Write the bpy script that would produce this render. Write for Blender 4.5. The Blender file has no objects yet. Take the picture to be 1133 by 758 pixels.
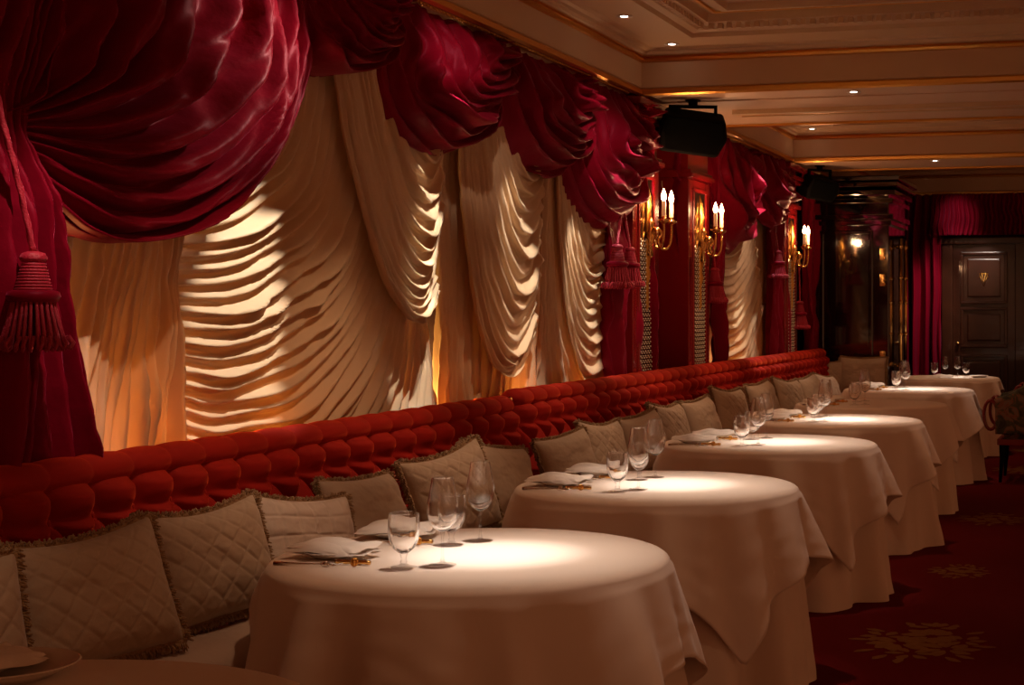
import bpy, bmesh, math, random
import numpy as np
from mathutils import Vector, Matrix, noise
PI = math.pi
random.seed(4)
C = bpy.context.scene.collection
# ---------------------------------------------------------------- camera geometry
F, CX, HY = 1700.0, 800.0, 341.0        # focal length and principal point in pixels of the 1133x758 frame
TH = math.atan((1243 - CX) / F); cT, sT = math.cos(TH), math.sin(TH)
CAMZ = 1.44
def P(x, y, X):
    """point of the vertical plane at distance |X| beside the camera (parallel to the long wall)"""
    t = (x - CX) / F
    Y = X * (cT + t * sT) / (t * cT - sT)
    d = -X * sT + Y * cT
    return (X, Y, CAMZ + (HY - y) * d / F)
cam = bpy.data.cameras.new('camera'); co = bpy.data.objects.new('camera', cam); C.objects.link(co)
co.location = (0, 0, CAMZ); co.rotation_euler = (PI / 2, 0, TH)
cam.sensor_width = 36; cam.lens = 36 * F / 1133
cam.shift_x = -(CX - 566.5) / 1133; cam.shift_y = (HY - 379) / 1133
cam.clip_start = .05; cam.clip_end = 100
bpy.context.scene.camera = co

# ---------------------------------------------------------------- materials
def mat(name, col, rough=.6, metal=0, bump=0, bscale=60, var=0, vscale=6, sheen=0, sheen_tint=None, spec=.5,
        coat=0, trans=0, subs=0, aniso=0, emit=None, estr=0, bdetail=4, vcol=None, brough=.2):
    m = bpy.data.materials.new(name); m.use_nodes = True
    nt = m.node_tree; b = nt.nodes['Principled BSDF']; N = nt.nodes.new; L = nt.links.new
    b.inputs['Base Color'].default_value = (*col, 1)
    b.inputs['Roughness'].default_value = rough; b.inputs['Metallic'].default_value = metal
    b.inputs['Specular IOR Level'].default_value = spec
    b.inputs['Sheen Weight'].default_value = sheen
    b.inputs['Sheen Roughness'].default_value = .35
    if sheen_tint: b.inputs['Sheen Tint'].default_value = (*sheen_tint, 1)
    b.inputs['Coat Weight'].default_value = coat; b.inputs['Coat Roughness'].default_value = .05
    tc = N('ShaderNodeTexCoord')
    if var:
        n = N('ShaderNodeTexNoise'); n.inputs['Scale'].default_value = vscale; n.inputs['Detail'].default_value = 5
        L(tc.outputs['Object'], n.inputs['Vector'])
        mx = N('ShaderNodeMix'); mx.data_type = 'RGBA'
        L(n.outputs['Fac'], mx.inputs['Factor'])
        v2 = vcol or tuple(min(1, c * (1 + var)) for c in col)
        v1 = tuple(c * (1 - var) for c in col)
        mx.inputs[6].default_value = (*v1, 1); mx.inputs[7].default_value = (*v2, 1)
        L(mx.outputs[2], b.inputs['Base Color'])
    if bump:
        n = N('ShaderNodeTexNoise'); n.inputs['Scale'].default_value = bscale; n.inputs['Detail'].default_value = bdetail
        L(tc.outputs['Object'], n.inputs['Vector'])
        bp = N('ShaderNodeBump'); bp.inputs['Strength'].default_value = bump; bp.inputs['Distance'].default_value = .01
        L(n.outputs['Fac'], bp.inputs['Height']); L(bp.outputs['Normal'], b.inputs['Normal'])
    if emit:
        b.inputs['Emission Color'].default_value = (*emit, 1); b.inputs['Emission Strength'].default_value = estr
    if trans:
        tr = N('ShaderNodeBsdfTranslucent'); tr.inputs['Color'].default_value = (*col, 1)
        ms = N('ShaderNodeMixShader'); ms.inputs[0].default_value = trans
        L(b.outputs[0], ms.inputs[1]); L(tr.outputs[0], ms.inputs[2])
        L(ms.outputs[0], nt.nodes['Material Output'].inputs['Surface'])
    return m
M = {}
M['silk'] = mat('crimson_silk', (.20, .002, .014), .48, bump=.25, bscale=26, bdetail=6, sheen=.25, sheen_tint=(1, .12, .3), spec=.22, var=.3, vscale=3)
M['silk'].node_tree.nodes['Principled BSDF'].inputs['Specular Tint'].default_value = (1, .25, .45, 1)
M['rope'] = mat('crimson_cord', (.42, .010, .035), .5, bump=.4, bscale=200, sheen=.5, sheen_tint=(1, .2, .3))
M['cream'] = mat('cream_satin', (.80, .57, .34), .38, bump=.06, bscale=14, sheen=.2, trans=.28, spec=.4)
M['velvet'] = mat('red_orange_velvet', (.36, .010, .004), .8, bump=.08, bscale=300, sheen=1, sheen_tint=(1, .12, .03), var=.25, vscale=5, spec=.2)
M['linen'] = mat('white_linen', (.82, .70, .60), .8, bump=.05, bscale=400, sheen=.15)
M['linen2'] = mat('ivory_linen', (.76, .62, .50), .8, bump=.05, bscale=400, sheen=.15)
M['pillow'] = mat('taupe_quilted_cotton', (.46, .35, .25), .85, bump=.25, bscale=35, sheen=.3, var=.1, vscale=9)
M['pillow2'] = mat('pale_quilted_silk', (.60, .50, .42), .55, bump=.3, bscale=30, sheen=.4)
M['fringe'] = mat('tan_fringe', (.34, .21, .10), .9, bump=.5, bscale=250, sheen=.4)
M['seat'] = mat('pale_taupe_upholstery', (.50, .38, .30), .8, bump=.2, bscale=40, sheen=.3)
M['plaster'] = mat('cream_plaster', (.60, .40, .23), .55, bump=.03, bscale=80, var=.05, vscale=3)
M['plaster_pink'] = mat('pale_plaster', (.64, .42, .28), .55, bump=.03, bscale=80)
M['gold'] = mat('gilding', (.72, .36, .08), .33, metal=1, bump=.2, bscale=90)
M['brass'] = mat('polished_brass', (.80, .48, .16), .22, metal=1)
M['lacquer'] = mat('oxblood_lacquer', (.22, .006, .008), .22, coat=.4, spec=.5)
M['black_lacquer'] = mat('black_lacquer', (.010, .004, .004), .07, coat=1, spec=.8)
M['mahogany'] = mat('mahogany', (.050, .013, .006), .28, coat=.5, var=.5, vscale=7)
M['black'] = mat('black_plastic', (.004, .0035, .0035), .8, spec=.08)
M['grille'] = mat('black_grille', (.003, .003, .003), .9, bump=.6, bscale=400, spec=.05)
M['wallred'] = mat('dark_red_wall', (.06, .004, .006), .7)
M['china'] = mat('white_china', (.80, .74, .66), .12, spec=.6)
M['steel'] = mat('silverware', (.75, .68, .6), .2, metal=1)
M['napkin'] = mat('napkin_linen', (.85, .78, .70), .8, bump=.1, bscale=300, sheen=.2)
M['candle'] = mat('candle_sleeve', (.75, .55, .38), .5, emit=(1, .35, .12), estr=.25)
M['bulb'] = mat('bulb_glow', (1, .8, .5), .5, emit=(1, .66, .32), estr=30)
M['lamp'] = mat('downlight_glow', (1, .9, .8), .5, emit=(1, .86, .74), estr=12)
M['mirror'] = mat('smoked_mirror', (.10, .055, .04), .12, metal=.9)
M['bead'] = mat('glass_bead', (.7, .58, .42), .15, spec=1)
M['chairwood'] = mat('red_lacquered_wood', (.22, .012, .008), .3, coat=.5)
M['white_paint'] = mat('white_ceramic', (.7, .62, .55), .4)

def floral():
    m = bpy.data.materials.new('floral_upholstery'); m.use_nodes = True
    nt = m.node_tree; b = nt.nodes['Principled BSDF']; N = nt.nodes.new; L = nt.links.new
    tc = N('ShaderNodeTexCoord')
    n = N('ShaderNodeTexNoise'); n.inputs['Scale'].default_value = 9; n.inputs['Detail'].default_value = 3; n.inputs['Distortion'].default_value = 1.6
    L(tc.outputs['Object'], n.inputs['Vector'])
    r = N('ShaderNodeValToRGB'); e = r.color_ramp.elements
    e[0].position = .36; e[0].color = (.035, .03, .02, 1); e[1].position = .62; e[1].color = (.20, .14, .09, 1)
    k = e.new(.5); k.color = (.085, .085, .045, 1); k = e.new(.57); k.color = (.26, .09, .05, 1)
    L(n.outputs['Fac'], r.inputs[0]); L(r.outputs[0], b.inputs['Base Color'])
    b.inputs['Roughness'].default_value = .9
    return m
M['floral'] = floral()
def carpet_mat():
    m = bpy.data.materials.new('carpet_red'); m.use_nodes = True
    nt = m.node_tree; b = nt.nodes['Principled BSDF']; N = nt.nodes.new; L = nt.links.new
    tc = N('ShaderNodeTexCoord')
    n = N('ShaderNodeTexNoise'); n.inputs['Scale'].default_value = 220; n.inputs['Detail'].default_value = 3
    L(tc.outputs['Object'], n.inputs['Vector'])
    r = N('ShaderNodeValToRGB'); e = r.color_ramp.elements
    e[0].position = .3; e[0].color = (.07, .0008, .0016, 1); e[1].position = .7; e[1].color = (.15, .002, .003, 1)
    L(n.outputs['Fac'], r.inputs[0]); L(r.outputs[0], b.inputs['Base Color'])
    bp = N('ShaderNodeBump'); bp.inputs['Strength'].default_value = .6; bp.inputs['Distance'].default_value = .004
    L(n.outputs['Fac'], bp.inputs['Height']); L(bp.outputs['Normal'], b.inputs['Normal'])
    b.inputs['Roughness'].default_value = .95; b.inputs['Specular IOR Level'].default_value = .1
    return m
M['carpet'] = carpet_mat()
M['carpet_gold'] = mat('carpet_gold', (.21, .085, .02), .95, bump=.5, bscale=220, var=.3, vscale=40, spec=.1)
def glass_mat():
    m = bpy.data.materials.new('clear_glass'); m.use_nodes = True
    b = m.node_tree.nodes['Principled BSDF']
    b.inputs['Base Color'].default_value = (1, .99, .98, 1); b.inputs['Transmission Weight'].default_value = 1
    b.inputs['Roughness'].default_value = 0.0; b.inputs['IOR'].default_value = 1.48
    nt = m.node_tree; t = nt.nodes.new('ShaderNodeBsdfTransparent'); ms = nt.nodes.new('ShaderNodeMixShader'); ms.inputs[0].default_value = .03
    nt.links.new(b.outputs[0], ms.inputs[1]); nt.links.new(t.outputs[0], ms.inputs[2]); nt.links.new(ms.outputs[0], nt.nodes['Material Output'].inputs['Surface'])
    return m
M['glass'] = glass_mat()
def thin_glass():
    m = bpy.data.materials.new('thin_glass'); m.use_nodes = True
    nt = m.node_tree; N = nt.nodes.new; L = nt.links.new
    nt.nodes.remove(nt.nodes['Principled BSDF'])
    t = N('ShaderNodeBsdfTransparent'); t.inputs[0].default_value = (.985, .98, .975, 1)
    g = N('ShaderNodeBsdfGlossy'); g.inputs['Roughness'].default_value = .08
    fr = N('ShaderNodeFresnel'); fr.inputs[0].default_value = 1.5
    ms = N('ShaderNodeMixShader'); mu = N('ShaderNodeMath'); mu.operation = 'MULTIPLY'; mu.inputs[1].default_value = .3; L(fr.outputs[0], mu.inputs[0]); L(mu.outputs[0], ms.inputs[0]); L(t.outputs[0], ms.inputs[1]); L(g.outputs[0], ms.inputs[2])
    L(ms.outputs[0], nt.nodes['Material Output'].inputs['Surface'])
    return m
M['thin_glass'] = thin_glass()

# ---------------------------------------------------------------- helpers
def empty(name, loc, label, cat, group=None, rz=0):
    o = bpy.data.objects.new(name, None); C.objects.link(o); o.location = loc; o.rotation_euler.z = rz
    o.empty_display_size = .1
    tag(o, label, cat, group); return o
def tag(o, label=None, cat=None, group=None, kind=None):
    if label: o['label'] = label
    if cat: o['category'] = cat
    if group: o['group'] = group
    if kind: o['kind'] = kind
    return o
def struct(o, label=None): return tag(o, label=label, kind='structure')
class MB:
    """collects shapes into one mesh"""
    def __init__(s): s.v = []; s.f = []; s.m = []
    def add(s, verts, faces, mi=0):
        b = len(s.v); s.v += [tuple(p) for p in verts]; s.f += [tuple(i + b for i in f) for f in faces]; s.m += [mi] * len(faces); return s
    def box(s, x0, x1, y0, y1, z0, z1, mi=0, bev=0):
        bm = bmesh.new(); bmesh.ops.create_cube(bm, size=1)
        for v in bm.verts:
            v.co = Vector(((x0 + x1) / 2 + v.co.x * (x1 - x0), (y0 + y1) / 2 + v.co.y * (y1 - y0), (z0 + z1) / 2 + v.co.z * (z1 - z0)))
        if bev: bmesh.ops.bevel(bm, geom=bm.edges[:], offset=bev, segments=2, affect='EDGES', profile=.7)
        bm.verts.index_update(); s.add([v.co for v in bm.verts], [[v.index for v in f.verts] for f in bm.faces], mi); bm.free(); return s
    def lathe(s, prof, n=24, c=(0, 0, 0), mi=0, mod=None, axis='z'):
        V = []; Fa = []
        for i, (r, z) in enumerate(prof):
            for k in range(n):
                a = 2 * PI * k / n; rr = r * (mod(a, i) if mod else 1)
                p = (rr * math.cos(a), rr * math.sin(a), z)
                if axis == 'x': p = (p[2], p[0], p[1])
                V.append((p[0] + c[0], p[1] + c[1], p[2] + c[2]))
        for i in range(len(prof) - 1):
            for k in range(n):
                k2 = (k + 1) % n; Fa.append((i * n + k, i * n + k2, (i + 1) * n + k2, (i + 1) * n + k))
        if prof[0][0] > 1e-4: Fa.append(tuple(range(n))[::-1])
        if prof[-1][0] > 1e-4: Fa.append(tuple((len(prof) - 1) * n + k for k in range(n)))
        return s.add(V, Fa, mi)
    def tube(s, pts, r, n=8, mi=0, twist=0, lobes=0, closed=False):
        pts = [Vector(p) for p in pts]; V = []; Fa = []; m = len(pts)
        up = Vector((0, 0, 1)); a0 = None
        for i, p in enumerate(pts):
            if closed: t = (pts[(i + 1) % m] - pts[i - 1])
            else: t = (pts[min(i + 1, m - 1)] - pts[max(i - 1, 0)])
            t.normalize()
            a = a0 if a0 is not None else t.cross(up)
            if a.length < 1e-3: a = t.cross(Vector((1, 0, 0)))
            a = (a - t * a.dot(t)); a.normalize(); b = t.cross(a); a0 = a
            rr = r[i] if isinstance(r, (list, tuple)) else r
            for k in range(n):
                w = 2 * PI * k / n
                q = rr * (1 + (.22 * math.cos(lobes * w + twist * i) if lobes else 0))
                V.append(p + a * (q * math.cos(w)) + b * (q * math.sin(w)))
        for i in range(m if closed else m - 1):
            for k in range(n):
                k2 = (k + 1) % n; j = (i + 1) % m; Fa.append((i * n + k, i * n + k2, j * n + k2, j * n + k))
        if not closed: Fa.append(tuple(range(n))[::-1]); Fa.append(tuple((m - 1) * n + k for k in range(n)))
        return s.add(V, Fa, mi)
    def prism(s, poly, a0, a1, axis='y', mi=0):
        n = len(poly)
        def q(u, v, w): return {'y': (u, w, v), 'x': (w, u, v), 'z': (u, v, w)}[axis]
        V = [q(u, v, a0) for u, v in poly] + [q(u, v, a1) for u, v in poly]
        Fa = [tuple(range(n)), tuple(range(2 * n - 1, n - 1, -1))] + [(i, i + n, (i + 1) % n + n, (i + 1) % n) for i in range(n)]
        return s.add(V, Fa, mi)
    def build(s, name, mats, parent=None, smooth=True, angle=None, loc=None):
        me = bpy.data.meshes.new(name); me.from_pydata(s.v, [], s.f)
        if not isinstance(mats, (list, tuple)): mats = [mats]
        for m in mats: me.materials.append(m)
        if len(mats) > 1: me.polygons.foreach_set('material_index', s.m)
        if smooth: me.polygons.foreach_set('use_smooth', [True] * len(me.polygons))
        bm = bmesh.new(); bm.from_mesh(me); bmesh.ops.recalc_face_normals(bm, faces=bm.faces)
        if smooth and angle is not None:
            for e in bm.edges:
                if len(e.link_faces) == 2 and e.calc_face_angle(0) > angle: e.smooth = False
        bm.to_mesh(me); bm.free()
        o = bpy.data.objects.new(name, me); C.objects.link(o)
        if parent: o.parent = parent
        if loc: o.location = loc
        return o
def grid_mesh(name, V, m, parent=None, closed_u=False, thick=0, loc=None):
    """V: array (nu, nv, 3)"""
    nu, nv = V.shape[:2]; fs = []
    for i in range(nu if closed_u else nu - 1):
        j = (i + 1) % nu
        for k in range(nv - 1): fs.append((i * nv + k, j * nv + k, j * nv + k + 1, i * nv + k + 1))
    me = bpy.data.meshes.new(name); me.from_pydata(V.reshape(-1, 3).tolist(), [], fs)
    me.materials.append(m); me.polygons.foreach_set('use_smooth', [True] * len(me.polygons))
    o = bpy.data.objects.new(name, me); C.objects.link(o)
    if parent: o.parent = parent
    if loc: o.location = loc
    if thick:
        s = o.modifiers.new('thickness', 'SOLIDIFY'); s.thickness = thick; s.offset = 0
    return o
def copy_tree(o, parent=None):
    c = o.copy(); C.objects.link(c)
    if parent: c.parent = parent
    for ch in list(o.children): copy_tree(ch, c)
    return c
def cr(A, t):
    """Catmull-Rom through rows of A (n, ...) at parameter array t in 0..1"""
    A = np.asarray(A, float); n = len(A)
    t = np.clip(t, 0, 1) * (n - 1); i = np.minimum(t.astype(int), n - 2); f = t - i
    p0 = np.where((i > 0).reshape(-1, *[1] * (A.ndim - 1)), A[np.maximum(i - 1, 0)], 2 * A[i] - A[i + 1])
    p1 = A[i]; p2 = A[i + 1]
    p3 = np.where((i < n - 2).reshape(-1, *[1] * (A.ndim - 1)), A[np.minimum(i + 2, n - 1)], 2 * A[i + 1] - A[i])
    f = f.reshape(-1, *[1] * (A.ndim - 1))
    return .5 * ((2 * p1) + (-p0 + p2) * f + (2 * p0 - 5 * p1 + 4 * p2 - p3) * f ** 2 + (-p0 + 3 * p1 - 3 * p2 + p3) * f ** 3)
def smooth_rand(n, x, rs):
    """smooth 1-D noise of n knots at x in 0..1"""
    k = rs.uniform(-1, 1, n + 2); return cr(k, x)
def drape(name, keys, X, m, folds, amp=.03, a_ends=(.4, 1), bulge=.0, bulge_pow=1, skew=.25, nv=70, per=12, seed=1,
          sharp=1.0, wrinkle=.006, parent=None, wob=.25, xslope=(0, 0), thick=.002, vary=.35, tuck=0):
    """keys: list (over u) of fold curves, each a list of picture points on the plane X; folds run along v"""
    rs = np.random.RandomState(seed)
    K = np.array([[P(px, py, X)[1:] for px, py in c] for c in keys])          # (nk, nc, 2) wall coordinates
    nu = int(folds * per) + 1
    u = np.linspace(0, 1, nu); v = np.linspace(0, 1, nv)
    Kv = np.stack([cr(K[i], v) for i in range(len(K))])                         # (nk, nv, 2)
    U, W = np.meshgrid(u, v, indexing='ij')
    wobble = np.stack([smooth_rand(5, v, rs) for _ in range(6)])
    wu = cr(wobble, u)                                                          # (nu, nv)
    ph = U * folds + wob * wu
    # per-fold amplitude and width variation
    ampf = 1 + vary * smooth_rand(int(folds) + 2, u, rs)
    ampf2 = 1 + vary * cr(np.stack([smooth_rand(4, v, rs) for _ in range(int(folds) + 2)]), u)
    s = .5 + .5 * np.cos(2 * PI * ph); s = s ** sharp
    s2 = .5 + .5 * np.cos(2 * PI * (ph * 2.3 + .3 + .8 * wu))
    env = a_ends[0] * (1 - W) + a_ends[1] * W if not callable(a_ends) else a_ends(W)
    prof = (s * .85 + s2 * .22) * np.clip(ampf[:, None] * ampf2, .25, 2)
    uu = np.clip(U + skew * (prof - .5) / folds * np.minimum(env, 1), 0, 1)
    pos = np.empty((nu, nv, 2))
    for k in range(nv): pos[:, k] = cr(Kv[:, k], uu[:, k])
    out = amp * env * prof + bulge * np.sin(PI * np.clip(W, 0, 1)) ** bulge_pow * np.sin(PI * (U * .8 + .1))
    if tuck: out = out - tuck * np.clip((U - .88) / .12, 0, 1) ** 2
    wr = np.zeros_like(out)
    for i in range(nu):
        for k in range(nv):
            wr[i, k] = noise.fractal(Vector((pos[i, k, 0] * 9 + seed, pos[i, k, 1] * 9, 0)), 1, 2, 3)
    out = out + wrinkle * wr + xslope[0] * U + xslope[1] * W
    V = np.dstack([X + out, pos[..., 0], pos[..., 1]])
    return grid_mesh(name, V, m, parent, thick=thick)

# ================================================================ SETTING
# floor with woven floral medallions
fl = MB(); fl.add([(-3.6, -1, 0), (3.0, -1, 0), (3.0, 19, 0), (-3.6, 19, 0)], [(0, 1, 2, 3)], 0)
def petal(cx, cy, a, L_, w, z):
    pts = []
    for k in range(14):
        t = 2 * PI * k / 14; r = 1 + .12 * math.sin(3 * t)
        lx = L_ * (.5 + .5 * math.cos(t)) * r; ly = w * math.sin(t) * (1.0 + .3 * math.cos(t))
        pts.append((cx + lx * math.cos(a) - ly * math.sin(a), cy + lx * math.sin(a) + ly * math.cos(a), z))
    fl.add(pts, [tuple(range(14))], 1)
rm = random.Random(11)
def medallion(cx, cy, s=1):
    z = .0015
    for (fx, fy, R, n) in ((-.10, -.05, .15, 8), (.13, -.12, .13, 7), (.03, .14, .15, 8), (-.20, .08, .10, 6), (.19, .08, .10, 6), (-.02, -.26, .10, 6), (.02, .34, .10, 6)):
        for k in range(n):
            a = 2 * PI * k / n + rm.uniform(-.2, .2)
            z += .00001
            petal(cx + s * fx + .025 * math.cos(a), cy + s * fy + .03 * math.sin(a), a, s * R * rm.uniform(.75, 1.0), s * R * .25, z)
    for k in range(12):
        a = 2 * PI * k / 12 + rm.uniform(-.2, .2); z += .00001
        petal(cx + s * .24 * math.cos(a), cy + s * .36 * math.sin(a), a, s * .11, s * .022, z)
for cy, sc in ((1.3, .9), (4.0, .6), (6.62, .9), (8.45, .5), (10.6, .7), (13.9, .8), (15.8, .7)): medallion(-.87 + (.03 if sc > .8 else 0), cy, sc)
for cy in (2.2, 5.8, 9.4, 13): medallion(.6, cy, .8)
floor = struct(fl.build('floor', [M['carpet'], M['carpet_gold']], smooth=False))
# walls
WX = -3.45
w = MB().box(WX - .12, WX, -1, 18.6, 0, 3.3); struct(w.build('wall_left', M['wallred'], smooth=False))
w = MB().box(WX, 3.0, 18.6, 18.72, 0, 3.3); struct(w.build('wall_back', M['wallred'], smooth=False))
# ceiling: a slab with three coffered bays between two cross beams
ce = MB(); gd = MB(); XL, XR = -2.95, 2.6
ZB, ZC = 2.80, 3.06
def loft(mb, y0, y1, prof, mi=0, cap=False):
    V = []; Fa = []
    for o, z in prof: V += [(XL + o, y0 + o, z), (XR - o, y0 + o, z), (XR - o, y1 - o, z), (XL + o, y1 - o, z)]
    for i in range(len(prof) - 1):
        for k in range(4): Fa.append((i * 4 + k, i * 4 + (k + 1) % 4, (i + 1) * 4 + (k + 1) % 4, (i + 1) * 4 + k))
    if cap: n = len(prof) - 1; Fa.append(tuple(n * 4 + k for k in range(4)))
    mb.add(V, Fa, mi)
bays = [(-1.5, 9.25), (11.05, 13.85), (14.87, 18.35)]
for bi, (y0, y1) in enumerate(bays):
    loft(ce, y0, y1, [(0, ZB), (0, ZB + .015), (.012, ZB + .03), (.012, 3.0)])
    loft(gd, y0, y1, [(-.02, ZB - .002), (-.02, ZB - .018), (.0, ZB - .022), (.018, ZB - .012), (.022, ZB + .012), (.012, ZB + .022)])
    loft(gd, y0, y1, [(.012, 2.985), (.03, 2.99), (.038, 3.005), (.03, 3.018), (.045, 3.02)])
    loft(ce, y0, y1, [(.03, 3.018), (.06, 3.03), (.07, 3.045), (.10, 3.048), (.115, 3.06), (.16, 3.062), (.17, ZC), (.44, ZC)])
    if bi == 0:
        loft(ce, y0, y1, [(.44, ZC), (.445, 3.045), (.47, 3.045), (.48, 3.07), (.52, 3.08), (.54, 3.10), (.60, 3.11), (.61, 3.16), (.70, 3.16), (.72, 3.14), (.76, 3.14), (.77, 3.18)], cap=True)
        loft(gd, y0, y1, [(.64, 3.155), (.645, 3.148), (.665, 3.146), (.67, 3.155)])
        # dentils
        yy = y1 - .575
        x = XL + .6
        while x < XR - .6: ce.box(x, x + .03, yy, yy + .03, 3.075, 3.11); x += .055
        y = 6.0
        while y < y1 - .6: ce.box(XL + .545, XL + .575, y, y + .03, 3.075, 3.11); y += .055
        # low relief ornament on the centre panel
        rr = random.Random(3)
        for k in range(60):
            a = k * .5; px = XL + 1.0 + k * .06; py = y1 - 1.0 + .05 * math.sin(a)
            ce.lathe([(.028, 0), (.022, -.012), (.006, -.016)], 8, (px, py, 3.18))
    else:
        loft(ce, y0, y1, [(.44, ZC), (.445, 3.05), (.47, 3.05), (.48, 3.09)], cap=True)
# soffits
def soffit(y0, y1, x0=XL, x1=XR): ce.add([(x0, y0, ZB), (x1, y0, ZB), (x1, y1, ZB), (x0, y1, ZB)], [(0, 1, 2, 3)], 1)
soffit(9.25, 11.05); soffit(13.85, 14.87); soffit(18.35, 18.62); soffit(-3, -1.5)
ce.box(XL + .35, XR, 10.22, 10.30, ZB - .03, ZB, 0); ce.box(XL + .35, XR, 10.5, 10.56, ZB - .015, ZB, 0)
ce.box(XL, XR, 9.72, 9.75, ZB - .008, ZB, 1)
gd.box(XL + .35, XR, 10.30, 10.335, ZB - .03, ZB - .002, bev=.006)
# wall-side margin of the ceiling
ce.add([(WX, -3, ZB + .0), (XL, -3, ZB), (XL, 18.62, ZB), (WX, 18.62, ZB)], [(0, 1, 2, 3)], 0)
ce.box(WX, XR + .4, -3, 18.6, 3.3, 3.36)
struct(ce.build('ceiling', [M['plaster'], M['plaster_pink']], smooth=False))
# cornice bead along the window wall
co_ = MB(); co_.prism([(-3.16, 2.80), (-3.16, 2.775), (-3.04, 2.775), (-3.0, 2.79), (-2.965, 2.80)], -1, 9.15, 'y')
co_.prism([(-3.16, 2.80), (-3.16, 2.775), (-3.04, 2.775), (-3.0, 2.79), (-2.965, 2.80)], 11.1, 13.8, 'y')
struct(co_.build('trim_2', M['plaster'], smooth=False))
struct(gd.build('trim_1', M['gold'], smooth=True, angle=.6))
for (a, b, nme) in ((-1, 9.15, 'trim_3'), (11.1, 13.8, 'trim_4')):
    g = MB(); y = max(a, 4.2)
    g.tube([(-3.01, a, 2.785), (-3.01, b, 2.785)], .008, 8)
    while y < b: g.lathe([(.003, -.011), (.010, -.006), (.010, .006), (.003, .011)], 6, (-2.992, y, 2.789)); y += .034
    struct(g.build(nme, M['gold']))

# ---------------------------------------------------------------- dark lacquer return block with brass pulls
bl = MB(); bl.box(WX, -2.27, 15.28, 16.45, 0, 2.62, 0, .01)
for z, o in ((2.30, .03), (2.36, .05), (2.52, .045), (2.60, .07), (2.68, .10), (2.74, .12)):
    bl.box(WX, -2.27 + o, 15.28 - o, 16.45 + o, z - .03, z + .02, 0, .008)
struct(bl.build('wall_partition', M['black_lacquer'], smooth=False), )
rt = MB()
for z in (.32, .95, 2.2): rt.box(-2.95, -2.45, 15.255, 15.285, z - .02, z + .02, 0, .008)
for x in (-2.95, -2.45): rt.box(x - .02, x + .02, 15.255, 15.285, .3, 2.22, 0, .008)
struct(rt.build('trim_5', M['black_lacquer'], smooth=False))

# ---------------------------------------------------------------- back door
d = empty('door_1', (0, 18.5, 0), None, None); struct(d)
DX0, DX1 = -1.97, -1.24
fr = MB()
fr.box(DX0 - .13, DX0, -.10, .02, 0, 2.27, 0, .015); fr.box(DX1, DX1 + .13, -.10, .02, 0, 2.27, 0, .015)
fr.box(DX0 - .15, DX1 + .15, -.13, .02, 2.2, 2.29, 0, .02); fr.build('door_frame', M['mahogany'], d, smooth=False)
lf = MB(); lf.box(DX0, DX1, -.05, 0, 0.01, 2.2, 0, .004)
for z0, z1 in ((1.52, 2.08), (1.0, 1.42), (.2, .86)):
    x0, x1 = DX0 + .12, DX1 - .12
    for (a, b, c, e) in ((x0 - .03, x1 + .03, z0 - .03, z0 + .005), (x0 - .03, x1 + .03, z1 - .005, z1 + .03), (x0 - .03, x0 + .005, z0, z1), (x1 - .005, x1 + .03, z0, z1)):
        lf.box(a, b, -.085, -.04, c, e, 0, .012)
    lf.box(x0 + .05, x1 - .05, -.07, -.04, z0 + .05, z1 - .05, 0, .018)
leaf = lf.build('door_leaf', M['mahogany'], d, smooth=False)
em = MB(); DXC = (DX0 + DX1) / 2
for k in range(3):
    a0, a1 = PI / 2 + 2 * PI * k / 3 + PI, PI / 2 + 2 * PI * (k + 1) / 3 + PI
    em.tube([(DXC + .06 * math.cos(a0), -.075, 1.80 + .10 * math.sin(a0)), (DXC + .06 * math.cos(a1), -.075, 1.80 + .10 * math.sin(a1))], .004, 6)
em.tube([(DXC - .06, -.075, 1.80), (DXC - .025, -.075, 1.86), (DXC, -.075, 1.75), (DXC + .025, -.075, 1.86), (DXC + .06, -.075, 1.80)], .006, 6)
em.build('emblem', M['gold'], leaf)
kn = MB(); kn.lathe([(.02, 0), (.012, .02), (.025, .04), (.02, .06), (.004, .065)], 14, (0, 0, 0)); k_ = kn.build('door_knob', M['brass'], leaf, loc=(DX0 + .06, -.05, 1.02)); k_.rotation_euler.x = PI / 2
# baseboard of the end wall
b = MB().box(WX, -2.15, 18.57, 18.6, 0, .18, 0, .01); struct(b.build('baseboard_back', M['mahogany'], smooth=False))

# ================================================================ DRAPERY
def cornY(x): return HY - .425 * (1243 - x)
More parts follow.
